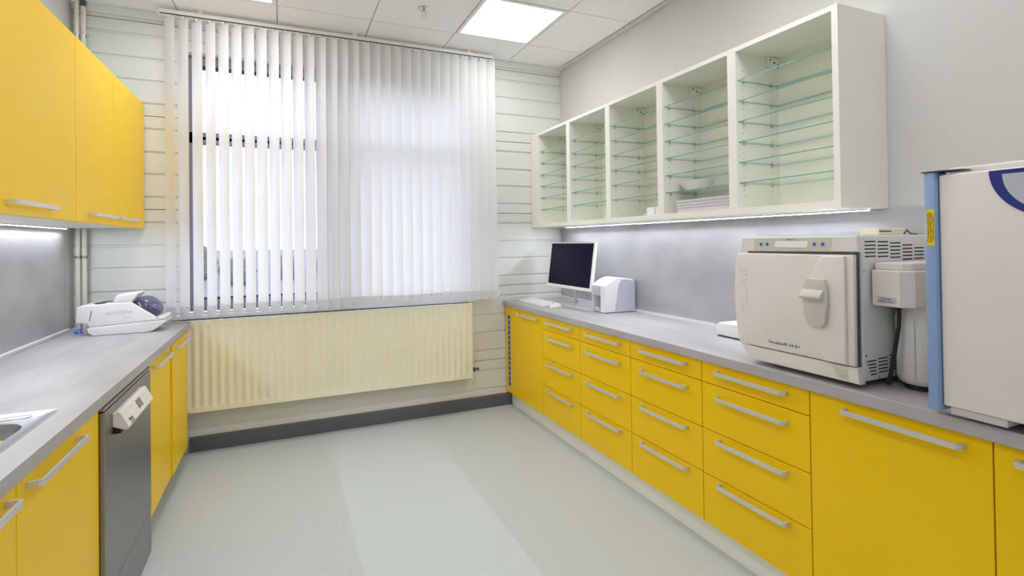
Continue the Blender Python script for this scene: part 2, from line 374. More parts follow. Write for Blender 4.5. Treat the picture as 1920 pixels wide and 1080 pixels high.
# ------------------------------------------------------------------ radiator
RX0, RX1, RZ0, RZ1, RY = -.66, 1.407, .292, .90, YB-.125
ra = thing('radiator', 'long cream ribbed panel radiator on the wall below the window blind', 'radiator', ((RX0+RX1)/2, YB-.06, RZ0))
bm = B(); nr = 41; per = 8; cols = []
zz = [RZ0+.004, RZ0+.03, RZ0+.036, RZ0+.05, RZ0+.06, (RZ0+RZ1)/2, RZ1-.06, RZ1-.05, RZ1-.036, RZ1-.03, RZ1-.004]
for i in range(nr*per+1):
    x = RX0+.012+(RX1-RX0-.024)*i/(nr*per); ph = (i % per)/per; g = max(0, min(1, 2.2*(.5-.5*math.cos(2*math.pi*ph))-.6))
    if i in (0, nr*per): g = 0
    col = []
    for j, z in enumerate(zz):
        e = 0 if j in (0, 1, 9, 10) else (1 if 3 <= j <= 7 else .3)
        col.append(bm.verts.new((x, RY+.006*g*e, z)))
    cols.append(col)
for a, b in zip(cols, cols[1:]):
    for j in range(len(zz)-1): bm.faces.new((a[j], b[j], b[j+1], a[j+1]))
mesh_obj('front_panel', bm, 'radiator', ra, smooth=True)
bm = B(); box(bm, RX0+.012, RX1-.012, RY+.09, RY+.1, RZ0+.02, RZ1-.02)
mesh_obj('back_panel', bm, 'radiator', ra)
mesh_obj('convector', box(B(), RX0+.02, RX1-.02, RY+.03, RY+.07, RZ0+.05, RZ1-.06), 'label_grey', ra)
for x0, x1 in ((RX0, RX0+.012), (RX1-.012, RX1)): mesh_obj('side_cover', box(B(), x0, x1, RY, RY+.103, RZ0, RZ1, .003, 2), 'radiator', ra)
bm = B(); box(bm, RX0+.012, RX1-.012, RY, RY+.012, RZ1-.005, RZ1); box(bm, RX0+.012, RX1-.012, RY+.091, RY+.103, RZ1-.005, RZ1)
n = 150
for k in range(n+1):
    x = RX0+.014+(RX1-RX0-.028)*k/n; box(bm, x-.0035, x+.0035, RY+.012, RY+.091, RZ1-.004, RZ1-.001)
mesh_obj('top_grille', bm, 'white_lam', ra)
for dx in (-.012, .012): mesh_obj('rivet', lathe(B(), (.29+dx, RY-.0005, .46), [(.0035, -.001), (.0035, .002)], 10, 'y'), 'label_grey', ra)
v = mesh_obj('valve', lathe(B(), (RX1, RY+.05, .352), [(.012, -.001), (.012, .018), (.017, .018), (.017, .034), (.008, .034), (.008, .06), (.011, .06), (.011, .068)], 14, 'x'), 'dark_grey', ra, smooth=True)
mesh_obj('valve_chain', tube(B(), [(RX1+.02, RY+.045, .338), (RX1+.021, RY+.04, .28), (RX1+.022, RY+.04, .255)], .0012, 5), 'chrome', v)
mesh_obj('drain_plug', lathe(B(), (RX1+.022, RY+.04, .243), [(.004, -.014), (.009, -.01), (.009, .008), (.004, .014)], 10), 'chrome', v)

# ------------------------------------------------------------------ heating pipes in the corner
t = thing('heating_pipes', 'pair of cream vertical heating pipes with clamps in the room corner', 'pipe', (-1.175, 3.80, 0))
for i, x in enumerate((-1.190, -1.158)):
    y = 3.797+.006*i
    mesh_obj('pipe', tube(B(), [(x, y, .002), (x, y, ZC-.001)], .0135, 14), 'pipe', t, smooth=True)
mesh_obj('pipe_collar', tube(B(), [(-1.158, 3.803, ZC-.04), (-1.158, 3.803, ZC-.001)], .0145, 14), 'dark_grey', t, smooth=True)
for z in (1.335, 2.725):
    for i, x in enumerate((-1.190, -1.158)):
        c = mesh_obj('clamp', tube(B(), [(x, 3.797+.006*i, z-.008), (x, 3.797+.006*i, z+.008)], .0165, 14), 'chrome', t, smooth=True)
        mesh_obj('clamp_bolt', tube(B(), [(x, 3.775+.006*i, z), (x, YB-.001, z)], .003, 6), 'chrome', c)
        mesh_obj('clamp_ear', box(B(), x-.03+.048*i, x-.014+.048*i, 3.79, 3.80, z-.007, z+.007), 'chrome', c)

# ------------------------------------------------------------------ right-hand base cabinets
RF = 1.754                          # door fronts
UW, U1 = .497, 3.1942
ZD0, ZD1 = .119, .846
seams = [ZD1, .752, .543, .341, ZD0]
def front(par, name, y0, y1, z0, z1, side, xf, m='yellow', g=.0018, t=.019):
    x0, x1 = (xf, xf+t) if side < 0 else (xf-t, xf)
    return mesh_obj(name, box(B(), x0, x1, y0+g, y1-g, z0+g, z1-g, .0012, 1), m, par)
def base_body(par, y0, y1, side, xf, xw, plinth=True):
    t = .018; bm = B(); a, b = (xf+.021, xw-.012) if side < 0 else (xw+.012, xf-.021)
    box(bm, a, b, y0+.001, y0+t, ZD0, ZD1+.002); box(bm, a, b, y1-t, y1-.001, ZD0, ZD1+.002)
    box(bm, a, b, y0+t, y1-t, ZD0, ZD0+t); box(bm, a, b, y0+t, y1-t, ZD1-.016, ZD1+.002)
    bx = (b-.006, b) if side < 0 else (a, a+.006); box(bm, *bx, y0+t, y1-t, ZD0+t, ZD1-.016)
    mesh_obj('body', bm, 'yellow', par)
    if plinth:
        px = (xf+.05, xf+.066) if side < 0 else (xf-.096, xf-.08)
        mesh_obj('plinth', box(B(), *px, y0, y1, 0, ZD0-.001), 'white_lam' if side < 0 else 'plinth_grey', par)
RC = [('yellow base cabinet with one door and a dark vertical vent strip', None),
      ('yellow four-drawer base unit under the monitor, next to the vented corner cabinet', 0),
      ('yellow four-drawer base unit under the white plate scanner', 1),
      ('yellow four-drawer base unit between the scanner\'s and the autoclave\'s drawer units', 2),
      ('yellow four-drawer base unit under the autoclave', 3),
      ('yellow base cabinet with one wide full-height door under the blue-handled appliance', None),
      ('yellow base cabinet at the end of the worktop, past the wide full-height door', None)]
for i, (lab, dr) in enumerate(RC):
    y1 = U1-UW*(i-1); y0 = y1-UW
    yt = YB-.004 if i == 0 else y1
    t = thing('base_cabinet' if dr is None else 'drawer_unit', lab, 'cabinet' if dr is None else 'drawer unit', (RF+.3, (y0+yt)/2, 0), 'yellow base units under the long worktop')
    base_body(t, y0, yt, -1, RF, XR)
    if dr is None:
        d = front(t, 'door', y0, y1 if i else 3.715, ZD0, ZD1, -1, RF)
        mesh_obj('handle', handle_bm(-1, RF, {0: 3.41, 5: .925, 6: .50}[i], .812), 'alu', d)
        if i == 0:
            f = front(t, 'filler_panel', 3.715, YB-.006, ZD0, ZD1, -1, RF)
            gr = mesh_obj('vent_grille', box(B(), RF-.003, RF, 3.735, 3.797, .172, .785, .001, 1), 'alu', f)
            for k in range(14): mesh_obj('vent_slot', box(B(), RF-.0036, RF-.0028, 3.745, 3.787, .182+.0428*k, .182+.0428*k+.036), 'dark_grey', gr)
    else:
        for k in range(4):
            d = front(t, 'drawer', y0, y1, seams[k+1], seams[k], -1, RF)
            mesh_obj('handle', handle_bm(-1, RF, (y0+y1)/2-.006, [.812, .702, .513, .322][k]), 'alu', d)
YE = U1-UW*6
tag(mesh_obj('worktop', box(B(), RF-.02, XR-.014, YE, YB-.004, ZT-.04, ZT, .0015, 1), 'worktop', None, (2.03, 2, ZT-.04)), 'long concrete-grey worktop over the yellow drawer units', 'worktop')
tag(mesh_obj('splashback', box(B(), XR-.012, XR-.001, YE, YB-.004, ZT-.02, 1.512), 'splash', None, (XR-.006, 2, ZT)), 'concrete-grey splashback panel behind the monitor and autoclave', 'splashback')
tag(mesh_obj('edge_trim', box(B(), XR-.026, XR-.0125, YE, YB-.006, ZT, ZT+.014), 'white_gloss', None, (XR-.02, 2, ZT)), 'thin white sealing strip along the back of the drawer units\' worktop', 'trim')

# ------------------------------------------------------------------ open wall cabinets with glass shelves
UF, UZ0, UZ1, UYA = 2.024, 1.514, 2.322, 3.2394
SH = [2.160, 2.061, 1.961, 1.862, 1.763, 1.664]
UL = ['open white wall cabinet with glass shelves in the corner by the blind', 'open white wall cabinet with empty glass shelves, second from the window wall',
      'open white wall cabinet with small boxes on its bottom, below six glass shelves', 'open white wall cabinet with a bowl and stacked trays',
      'open white wall cabinet with empty glass shelves above the autoclave']
for i in range(5):
    y1 = UYA-UW*(i-1); y0 = y1-UW; ye = YB-.004 if i == 0 else y1
    t = thing('wall_cabinet', UL[i], 'cabinet', (XR, (y0+ye)/2, UZ0), 'open white wall cabinets with glass shelves')
    s = .024; bm = B()
    box(bm, UF, XR-.001, y0, y0+s, UZ0, UZ1); box(bm, UF, XR-.001, y1-s, ye if i == 0 else y1, UZ0, UZ1)
    box(bm, UF, XR-.001, y0+s, y1-s, UZ1-.022, UZ1); box(bm, UF, XR-.001, y0+s, y1-s, UZ0, UZ0+.03)
    mesh_obj('body', bm, 'cream_lam', t)
    mesh_obj('back_board', box(B(), XR-.012, XR-.002, y0+s, y1-s, UZ0+.03, UZ1-.022), 'cream_lam', t)
    for z in SH:
        bm = B(); box(bm, UF+.012, XR-.022, y0+s+.002, y1-s-.002, z-.0025, z+.0025)
        for f in bm.faces: f.material_index = 0 if abs(f.calc_center_median().z-z) > .0015 else 1
        sh = mesh_obj('glass_shelf', bm, None, t, mats=['shelf_glass', 'glass_edge'])
        for yy, sg in ((y0+s, 1), (y1-s, -1)):
            for xx in (UF+.045, XR-.07):
                bm = lathe(B(), (xx, yy, z-.009), [(.0055, 0), (.0055, sg*.009)], 10, 'y'); box(bm, xx-.006, xx+.006, yy, yy+sg*.012, z-.0075, z-.0035)
                mesh_obj('shelf_support', bm, 'chrome', sh)
    bm = B()
    for yy, sg in ((y0+s, 1), (y1-s, -1)):
        for xx in (UF+.045, XR-.07):
            for k in range(21):
                z = 1.60+.0305*k
                if min(abs(z-q+.009) for q in SH) > .012: lathe(bm, (xx, yy, z), [(.0026, -sg*.001), (.0026, sg*.0004)], 8, 'y')
    mesh_obj('pin_holes', bm, 'dark_grey', t)['kind'] = 'stuff'
    for yy, sg in ((y0+s, 1), (y1-s, -1)):
        hb = mesh_obj('hanging_bracket', box(B(), XR-.10, XR-.013, yy, yy+sg*.016, UZ1-.072, UZ1-.024, .003, 2), 'cream_lam', t)
        bm = B()
        for dx, dz, r in ((-.035, .012, .005), (.0, -.0, .0055), (.03, -.01, .005)): lathe(bm, (XR-.058+dx*.8, yy+sg*.016, UZ1-.05+dz), [(r, -sg*.001), (r, sg*.0004)], 10, 'y')
        mesh_obj('bracket_holes', bm, 'dark', hb)
t = thing('led_strip', 'glowing LED strip under the open glass-shelf cabinets', 'LED strip', (2.25, 2.5, UZ0), 'under-cabinet LED strips')
def led(par, x, sgn, y0, y1, z):
    # small aluminium corner profile; its lit cover is tilted away from the wall (sgn = direction of the wall)
    mesh_obj('profile', prism(B(), [(x-sgn*.008, z), (x+sgn*.008, z), (x+sgn*.008, z-.0075), (x+sgn*.0062, z-.0075), (x+sgn*.0060, z-.002), (x-sgn*.0068, z-.002), (x-sgn*.0068, z-.0052), (x-sgn*.008, z-.0052)], 'y', y0, y1), 'alu', par)
    bm = B(); a, b = (x+sgn*.0058, z-.0070), (x-sgn*.0005, z-.0032)
    vs = [bm.verts.new(p) for p in ((a[0], y0+.002, a[1]), (b[0], y0+.002, b[1]), (b[0], y1-.002, b[1]), (a[0], y1-.002, a[1]))]
    vs2 = [bm.verts.new((v.co.x+sgn*.0001, v.co.y, v.co.z+.001)) for v in vs]
    bm.faces.new(vs); bm.faces.new(vs2[::-1])
    for k in range(4): bm.faces.new((vs[k], vs2[k], vs2[(k+1) % 4], vs[(k+1) % 4]))
    mesh_obj('diffuser', bm, 'led_glow', par)
led(t, 2.25, 1, UYA-UW*4+.03, 3.66, UZ0-.0005)
# things in the open cabinets
def bowl(loc, r, h, label):
    bm = B(); n = 36; prof = [(.55*r, 0), (.62*r, .004), (.86*r, h*.55), (r, h), (r-.004, h), (.83*r, h*.55), (.58*r, .008), (.01, .007)]
    rings = []
    for q, z in prof:
        rings.append([bm.verts.new((loc[0]+q*math.cos(2*math.pi*k/n)*.8, loc[1]+q*math.sin(2*math.pi*k/n), loc[2]+z)) for k in range(n)])
    for a, b in zip(rings, rings[1:]):
        for k in range(n): bm.faces.new((a[k], a[(k+1) % n], b[(k+1) % n], b[k]))
    bm.faces.new(rings[0][::-1]); bm.faces.new(rings[-1])
    tag(mesh_obj('bowl', bm, 'plastic', None, loc, True), label, 'bowl')
bowl((2.165, 2.110, SH[5]+.003), .105, .058, 'white plastic bowl on the lowest glass shelf')
def tray(z, dy, h, label):
    x0, x1, y0, y1 = 2.06, 2.29, 1.782+dy, 2.155+dy; bm = B(); w = .004
    t = thing('instrument_tray', label, 'tray', ((x0+x1)/2, (y0+y1)/2, z), 'trays stacked in the open cabinet')
    box(bm, x0, x1, y0, y1, z, z+w)
    for q in ((x0, x0+w, y0, y1), (x1-w, x1, y0, y1), (x0+w, x1-w, y0, y0+w), (x0+w, x1-w, y1-w, y1)): box(bm, *q, z+w, z+h)
    mesh_obj('tray_body', bm, 'tray', t); mesh_obj('lid', box(B(), x0-.004, x1+.004, y0-.003, y1+.004, z+h, z+h+.012, .003, 2), 'tray', t)
tray(UZ0+.031, 0, .026, 'pale grey lidded tray, lowest of the stack in the open cabinet')
tray(UZ0+.071, .006, .018, 'pale grey lidded tray on top of the stack in the open cabinet')
def carton(name, x0, x1, y0, y1, z0, h, label, m, mf):
    t = thing(name, label, 'box', ((x0+x1)/2, (y0+y1)/2, z0), 'small boxes in the open cabinet')
    mesh_obj('carton', box(B(), x0, x1, y0, y1, z0, z0+h, .0015, 1), m, t)
    mesh_obj('flap', box(B(), x0+.002, x1-.002, y0+.002, y1-.002, z0+h, z0+h+.0015), mf, t)
carton('small_box', 2.07, 2.15, 2.276, 2.345, UZ0+.031, .05, 'pale blue-white box with a dark top against the cabinet side', 'plastic', 'dark_grey')
carton('small_box', 2.07, 2.15, 2.352, 2.420, UZ0+.031, .048, 'plain pale blue-white box beside the low grey-pink one', 'plastic', 'plastic')
carton('small_box', 2.09, 2.15, 2.428, 2.475, UZ0+.031, .018, 'low grey-pink box in the open cabinet', 'tray', 'dark_grey')

# ------------------------------------------------------------------ left-hand wall cabinets
LU, LZ0, LZ1 = -.8475, 1.509, 2.3355
for i, (y0, y1, hc, lab) in enumerate(((3.2035, 3.842, 3.42, 'yellow wall cabinet next to the window wall, beside the pipes'),
                                       (2.6856, 3.2035, 3.005, 'yellow wall cabinet, second from the window wall'),
                                       (1.98, 2.6856, 2.265, 'large yellow wall cabinet, third from the window wall'),
                                       (1.38, 1.98, 1.68, 'yellow wall cabinet above the sink end of the worktop'))):
    t = thing('wall_cabinet', lab, 'cabinet', (XL, (y0+y1)/2, LZ0), 'yellow wall cabinets')
    ye = 3.66 if i == 0 else y1; bm = B(); s = .018; a, b = XL+.001, LU-.021
    box(bm, a, b, y0, y0+s, LZ0+.018, LZ1); box(bm, a, b, ye-s, ye, LZ0+.018, LZ1); box(bm, a, b, y0+s, ye-s, LZ1-s, LZ1); box(bm, a, a+.006, y0+s, ye-s, LZ0+.018, LZ1-s)
    if i == 0: box(bm, LU-.12, b, ye, y1, LZ0+.002, LZ1)
    mesh_obj('body', bm, 'white_lam', t)
    mesh_obj('bottom_panel', box(B(), a, b, y0, ye, LZ0+.002, LZ0+.018), 'white_lam', t)
    d = front(t, 'door', y0, y1, LZ0, LZ1, 1, LU)
    mesh_obj('handle', handle_bm(1, LU, hc, 1.552, .34), 'alu', d)
t = thing('led_strip', 'glowing LED strip under the yellow wall cabinets', 'LED strip', (-1.183, 2.5, LZ0), 'under-cabinet LED strips')
led(t, -1.183, -1, 1.40, 3.62, LZ0+.0015)
tag(mesh_obj('splashback', box(B(), XL+.001, XL+.014, .2, 3.70, ZT-.02, 1.50), 'splash', None, (XL+.01, 2, ZT)), 'concrete-grey splashback panel under the yellow wall cabinets', 'splashback')
tag(mesh_obj('edge_trim', box(B(), XL+.0145, XL+.034, .2, 3.70, ZT, ZT+.018, .003, 1), 'sill', None, (XL+.02, 2, ZT)), 'thin pale sealing strip along the back of the sink worktop', 'trim')

# ------------------------------------------------------------------ left-hand base run
LF = -.588
B5 = ((3.192, 3.64, LF+.008, 3.415, 'narrow yellow base cabinet beside the radiator'),
      (2.682, 3.190, LF, 2.94, 'yellow base cabinet between the dishwasher and the narrow end cabinet'),
      (1.4965, 2.05, LF, 1.70, 'yellow base cabinet under the sink, touching the dishwasher'),
      (.95, 1.4965, LF, 1.29, 'yellow base cabinet under the sink\'s other end, away from the dishwasher'))
for y0, y1, xf, hc, lab in B5:
    t = thing('base_cabinet', lab, 'cabinet', (LF-.3, (y0+y1)/2, 0), 'yellow base cabinets under the sink worktop')
    base_body(t, y0, y1, 1, xf, XL)
    d = front(t, 'door', y0, y1, ZD0, ZD1, 1, xf)
    mesh_obj('handle', handle_bm(1, xf, hc, .818), 'alu', d)
# worktop with a hole for the sink
SX0, SX1, SY0, SY1 = -1.12, -.655, 1.10, 1.935
hx0, hx1, hy0, hy1 = SX0+.02, SX1-.02, SY0+.02, SY1-.02
wx0, wx1, wy0, wy1 = XL+.0145, -.578, .25, 3.700
bm = B()
outer = [(wx0, wy0), (wx1, wy0), (wx1, wy1), (wx0, wy1)]; inner = [(hx0, hy0), (hx1, hy0), (hx1, hy1), (hx0, hy1)]
R4 = {}
for z in (ZT-.04, ZT):
    R4[z] = ([bm.verts.new((*p, z)) for p in outer], [bm.verts.new((*p, z)) for p in inner])
    for k in range(4): bm.faces.new((R4[z][0][k], R4[z][0][(k+1) % 4], R4[z][1][(k+1) % 4], R4[z][1][k]))
for q in (0, 1):
    for k in range(4): bm.faces.new((R4[ZT-.04][q][k], R4[ZT-.04][q][(k+1) % 4], R4[ZT][q][(k+1) % 4], R4[ZT][q][k]))
t = thing('worktop', 'concrete-grey worktop with a sink over the dishwasher', 'worktop', (-.9, 2, ZT-.04))
mesh_obj('top', bm, 'worktop', t)
mesh_obj('end_upstand', box(B(), wx0, wx1, wy1+.0005, wy1+.016, ZT-.04, ZT+.014, .001, 1), 'worktop', t)
# sink
t = thing('sink', 'stainless steel inset sink in the grey worktop', 'sink', (-.89, 1.5, ZT))
def loft(bm, rings):
    V = [[bm.verts.new(p) for p in r] for r in rings]
    for a, b in zip(V, V[1:]):
        for k in range(len(a)): bm.faces.new((a[k], a[(k+1) % len(a)], b[(k+1) % len(b)], b[k]))
    return V
bx0, bx1, by0, by1 = SX0+.10, SX1-.035, SY0+.30, SY1-.10
ring = lambda q, r, z, n=6: [(x, y, z) for x, y in rrect(*q, r, n)]
bm = B()
V = loft(bm, [ring((SX0, SX1, SY0, SY1), .012, ZT+.0005), ring((SX0+.003, SX1-.003, SY0+.003, SY1-.003), .012, ZT+.005), ring((SX0+.014, SX1-.014, SY0+.014, SY1-.014), .012, ZT+.003),
              ring((bx0-.004, bx1+.004, by0-.004, by1+.004), .075, ZT+.002)])
mesh_obj('rim', bm, 'sink_steel', t, smooth=True)
bm = B()
V = loft(bm, [ring((bx0-.004, bx1+.004, by0-.004, by1+.004), .075, ZT+.002), ring((bx0, bx1, by0, by1), .072, ZT-.006), ring((bx0+.012, bx1-.012, by0+.012, by1-.012), .07, ZT-.13), ring((bx0+.05, bx1-.05, by0+.05, by1-.05), .06, ZT-.155)])
bm.faces.new(V[-1]); mesh_obj('bowl', bm, 'sink_steel', t, smooth=True)
mesh_obj('drain', lathe(B(), ((bx0+bx1)/2, (by0+by1)/2, ZT-.1545), [(.04, 0), (.04, .002), (.03, .003), (.028, .001)], 20), 'chrome', t, smooth=True)
bm = B(); loft(bm, [ring((SX0+.03, SX1-.05, SY1-.062, SY1-.03), .014, ZT+.0045), ring((SX0+.034, SX1-.054, SY1-.058, SY1-.034), .011, ZT+.0052), ring((SX0+.038, SX1-.058, SY1-.055, SY1-.037), .009, ZT+.0035)])
mesh_obj('tap_ledge', bm, 'chrome', t, smooth=True)
# dishwasher
DF = -.572; D0, D1 = 2.056, 2.679
t = thing('dishwasher', 'stainless steel under-counter dishwasher with a tilted control panel', 'dishwasher', (-.87, 2.37, 0))
mesh_obj('body', box(B(), XL+.03, DF-.024, D0+.004, D1-.004, .02, .84), 'dark_grey', t)
mesh_obj('top_strip', box(B(), DF-.023, DF-.002, D0, D1, .834, .846), 'steel', t)
d = mesh_obj('door', box(B(), DF-.022, DF, D0+.001, D1-.001, .198, .829, .003, 2), 'steel', t)
mesh_obj('kick_plate', box(B(), DF-.022, DF-.001, D0+.001, D1-.001, .004, .192, .003, 2), 'steel', t)
p0, p1 = 2.135, 2.487
my = lambda y: p0+(y-2.115)*(p1-p0)/.485
prof = [(DF, .800), (DF+.016, .806), (DF+.024, .803), (DF+.050, .750), (DF+.048, .742), (DF+.038, .738), (DF+.004, .752), (DF, .756)]
cp = mesh_obj('control_panel', prism(B(), prof, 'y', p0, p1, .002, 1), 'plastic_warm', t)
mesh_obj('grip_recess', box(B(), DF+.0005, DF+.02, p0+.02, p1-.02, .722, .745), 'dark', cp)
nrm = Vector((.058, 0, .028)).normalized(); upv = Vector((-.028, 0, .058)).normalized(); mid = Vector((DF+.038, 0, .774))
def on_panel(y, v, off=.0012): return mid+upv*v+nrm*off+Vector((0, y, 0))
def plate(bm, y0, y1, v0, v1, off=.0008):
    bm.faces.new([bm.verts.new(on_panel(y, v, off)) for y, v in ((y0, v0), (y1, v0), (y1, v1), (y0, v1))])
bm = B(); plate(bm, my(2.345), my(2.425), -.012, .022); mesh_obj('display_bezel', bm, 'dark_grey', cp)
bm = B(); plate(bm, my(2.350), my(2.420), -.009, .019, .0012); mesh_obj('display', bm, 'lcd', cp)
bm = B()
for y, v in ((2.15, .018), (2.24, .018), (2.28, .018), (2.31, .0), (2.27, -.0), (2.33, -.022), (2.47, .016), (2.50, .016), (2.47, -.004), (2.50, -.004), (2.56, .016), (2.57, -.006)): plate(bm, my(y)-.005, my(y)+.005, v-.002, v+.002)
mesh_obj('key_marks', bm, 'grey_print', cp)
text('lettering', 'Miele', .020, 'black_print', cp, on_panel(my(2.185), -.012), (0, 1, 0), upv)
text('lettering', 'PROFESSIONAL', .006, 'black_print', cp, on_panel(my(2.19), -.024), (0, 1, 0), upv)

# ------------------------------------------------------------------ instrument cleaner on the left worktop
t = thing('handpiece_cleaner', 'white dental handpiece cleaner with a dark domed lid on the worktop', 'dental device', (-.87, 3.53, ZT))
Y0c, Y1c = 3.43, 3.62
prof = [(-1.01, ZT+.001), (-.74, ZT+.001), (-.715, ZT+.012), (-.655, ZT+.055), (-.652, ZT+.068), (-1.02, ZT+.05), (-1.035, ZT+.045), (-1.035, ZT+.02)]
mesh_obj('base', prism(B(), prof, 'y', Y0c, Y1c, .006, 3), 'plastic', t, smooth=True)
prof = [(-1.09, ZT+.078), (-1.035, ZT+.071), (-1.03, ZT+.0505), (-.665, ZT+.0685), (-.655, ZT+.085), (-.672, ZT+.095), (-.700, ZT+.086), (-.826, ZT+.182), (-.93, ZT+.182), (-1.06, ZT+.174), (-1.085, ZT+.168)]
mesh_obj('housing', prism(B(), prof, 'y', Y0c+.003, Y1c-.003, .008, 3), 'plastic', t, smooth=True)
prof = [(-.915, ZT+.1825), (-.905, ZT+.215), (-.893, ZT+.228), (-.805, ZT+.235), (-.79, ZT+.232), (-.826, ZT+.1815)]
mesh_obj('lid_hinge_cover', prism(B(), prof, 'y', Y0c+.012, Y1c-.012, .008, 3), 'plastic', t, smooth=True)
# domed lid: an elliptic cap sitting on the sloping opening
ax = Vector((-.700+.826, 0, .086-.182)); Lx = ax.length; ax.normalize(); nx = Vector((-ax.z, 0, ax.x)); c0 = Vector((-.763, (Y0c+Y1c)/2, ZT+.1355))
bm = B(); n = 24; m_ = 8; rings = []
for j in range(m_+1):
    a = math.pi/2*j/m_; q = math.cos(a); h = .068*math.sin(a)
    rings.append([bm.verts.new(c0+nx*(.002+h)+ax*(math.copysign(abs(math.cos(2*math.pi*k/n))**.75, math.cos(2*math.pi*k/n))*q*Lx*.50)+Vector((0, math.copysign(abs(math.sin(2*math.pi*k/n))**.75, math.sin(2*math.pi*k/n))*q*.086, 0))) for k in range(n)])
for a, b in zip(rings, rings[1:]):
    for k in range(n): bm.faces.new((a[k], a[(k+1) % n], b[(k+1) % n], b[k]))
bmesh.ops.remove_doubles(bm, verts=bm.verts, dist=1e-4)
mesh_obj('dome_lid', bm, 'dome', t, smooth=True)
bm = B(); q = [c0+nx*.0012+ax*(sx*Lx*.47)+Vector((0, sy*.082, 0)) for sx, sy in ((-1, -1), (1, -1), (1, 1), (-1, 1))]
bm.faces.new([bm.verts.new(p) for p in q]); mesh_obj('chamber', bm, 'screen', t)
bm = B(); box(bm, -1.062, -1.030, Y0c+.0022, Y0c+.0032, ZT+.088, ZT+.138); mesh_obj('service_door', bm, 'plastic', t)
mesh_obj('door_gap', prism(B(), [(-1.026, ZT+.086), (-1.023, ZT+.086), (-1.012, ZT+.144), (-1.016, ZT+.144)], 'y', Y0c+.0018, Y0c+.0034), 'dark_grey', t)
for x0, y in ((-.985, 3.47), (-.965, 3.53)): mesh_obj('keypad', prism(B(), [(a, b) for a, b in arc(x0, y, .028, 0, 360, 16)[:-1]], 'z', ZT+.1825, ZT+.1845), 'dark', t)
mesh_obj('keypad_ring', box(B(), -.955, -.925, 3.455, 3.50, ZT+.1825, ZT+.184), 'lime', t)
mesh_obj('latch', box(B(), -.70, -.694, Y0c-.001, Y0c+.003, ZT+.082, ZT+.087), 'dark_grey', t)
text('lettering', 'assistina', .04, 'grey_print', t, (-.885, Y0c+.0022, ZT+.128), (1, 0, .02), (0, 0, 1))
text('lettering', 'twin', .026, 'lime', t, (-.845, Y0c+.0022, ZT+.098), (1, 0, .02), (0, 0, 1))
bm = B(); tube(bm, [(-1.03, 3.50, ZT+.03), (-1.055, 3.50, ZT+.03)], .008, 10); tube(bm, [(-1.055, 3.50, ZT+.03), (-1.10, 3.495, ZT+.02)], .006, 10)
mesh_obj('hose_stub', bm, 'plastic', t, smooth=True)
bm = B(); tube(bm, [(-1.078, 3.498, ZT+.027), (-1.088, 3.497, ZT+.024)], .015, 14); tube(bm, [(-1.094, 3.496, ZT+.022), (-1.112, 3.494, ZT+.018)], .011, 14)
mesh_obj('hose_connector', bm, 'hose_blue', t, smooth=True)

# ------------------------------------------------------------------ monitor, keyboard, mouse
t = thing('monitor', 'white-framed flat monitor with a dark screen on a slim stand', 'monitor', (2.19, 3.42, ZT))
cM = Vector((2.078, 3.325, 1.205)); tilt = math.radians(8); uz = Vector((math.sin(tilt), 0, math.cos(tilt))); nn = Vector((-math.cos(tilt), 0, math.sin(tilt)))
def slab(bm, y0, y1, v0, v1, d0, d1):
    vs = [bm.verts.new(cM+Vector((0, y, 0))+uz*v+nn*d) for y in (y0, y1) for v in (v0, v1) for d in (d0, d1)]
    for q in ((0, 1, 3, 2), (4, 6, 7, 5), (0, 4, 5, 1), (2, 3, 7, 6), (0, 2, 6, 4), (1, 5, 7, 3)): bm.faces.new([vs[i] for i in q])
mesh_obj('casing', (lambda b: (slab(b, -.315, .315, -.178, .178, -.022, 0), slab(b, -.14, .14, -.12, .1, -.05, -.022), b)[-1])(B()), 'plastic', t)
bm = B()
for q in ((-.318, .318, .171, .181), (-.318, .318, -.184, -.161), (-.318, -.303, -.161, .171), (.303, .318, -.161, .171)): slab(bm, *q, -.012, .003)
mesh_obj('bezel', bm, 'white_gloss', t)
bm = B(); slab(bm, -.303, .303, -.161, .171, .0002, .001); mesh_obj('screen', bm, 'screen', t)
mesh_obj('stand_neck', tube(B(), [(2.135, 3.36, 1.09), (2.15, 3.37, 1.0), (2.18, 3.40, ZT+.03), (2.195, 3.415, ZT+.016)], [.014, .013, .012, .012], 12), 'chrome', t, smooth=True)
bm = B()
for k, (dx, dy) in enumerate(((-.10, -.14), (-.10, .14))): prism(bm, [(2.19, 3.40), (2.21, 3.42), (2.19+dx+.012, 3.41+dy+.02), (2.19+dx-.01, 3.41+dy)] if dy < 0 else [(2.21, 3.42), (2.19, 3.44), (2.19+dx-.01, 3.43+dy), (2.19+dx+.012, 3.41+dy)], 'z', ZT+.001, ZT+.008)
mesh_obj('stand_foot', bm, 'chrome', t)
t = thing('keyboard', 'slim white keyboard on the worktop in front of the monitor', 'keyboard', (1.90, 3.50, ZT))
ky0, ky1, kx0, kx1 = 3.315, 3.745, 1.835, 1.965
mesh_obj('case', prism(B(), [(kx0, ZT+.001), (kx1, ZT+.001), (kx1, ZT+.024), (kx0, ZT+.010)], 'y', ky0, ky1, .002, 2), 'plastic', t)
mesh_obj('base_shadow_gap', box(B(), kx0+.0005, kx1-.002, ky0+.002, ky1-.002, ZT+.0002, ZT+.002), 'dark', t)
kb = None
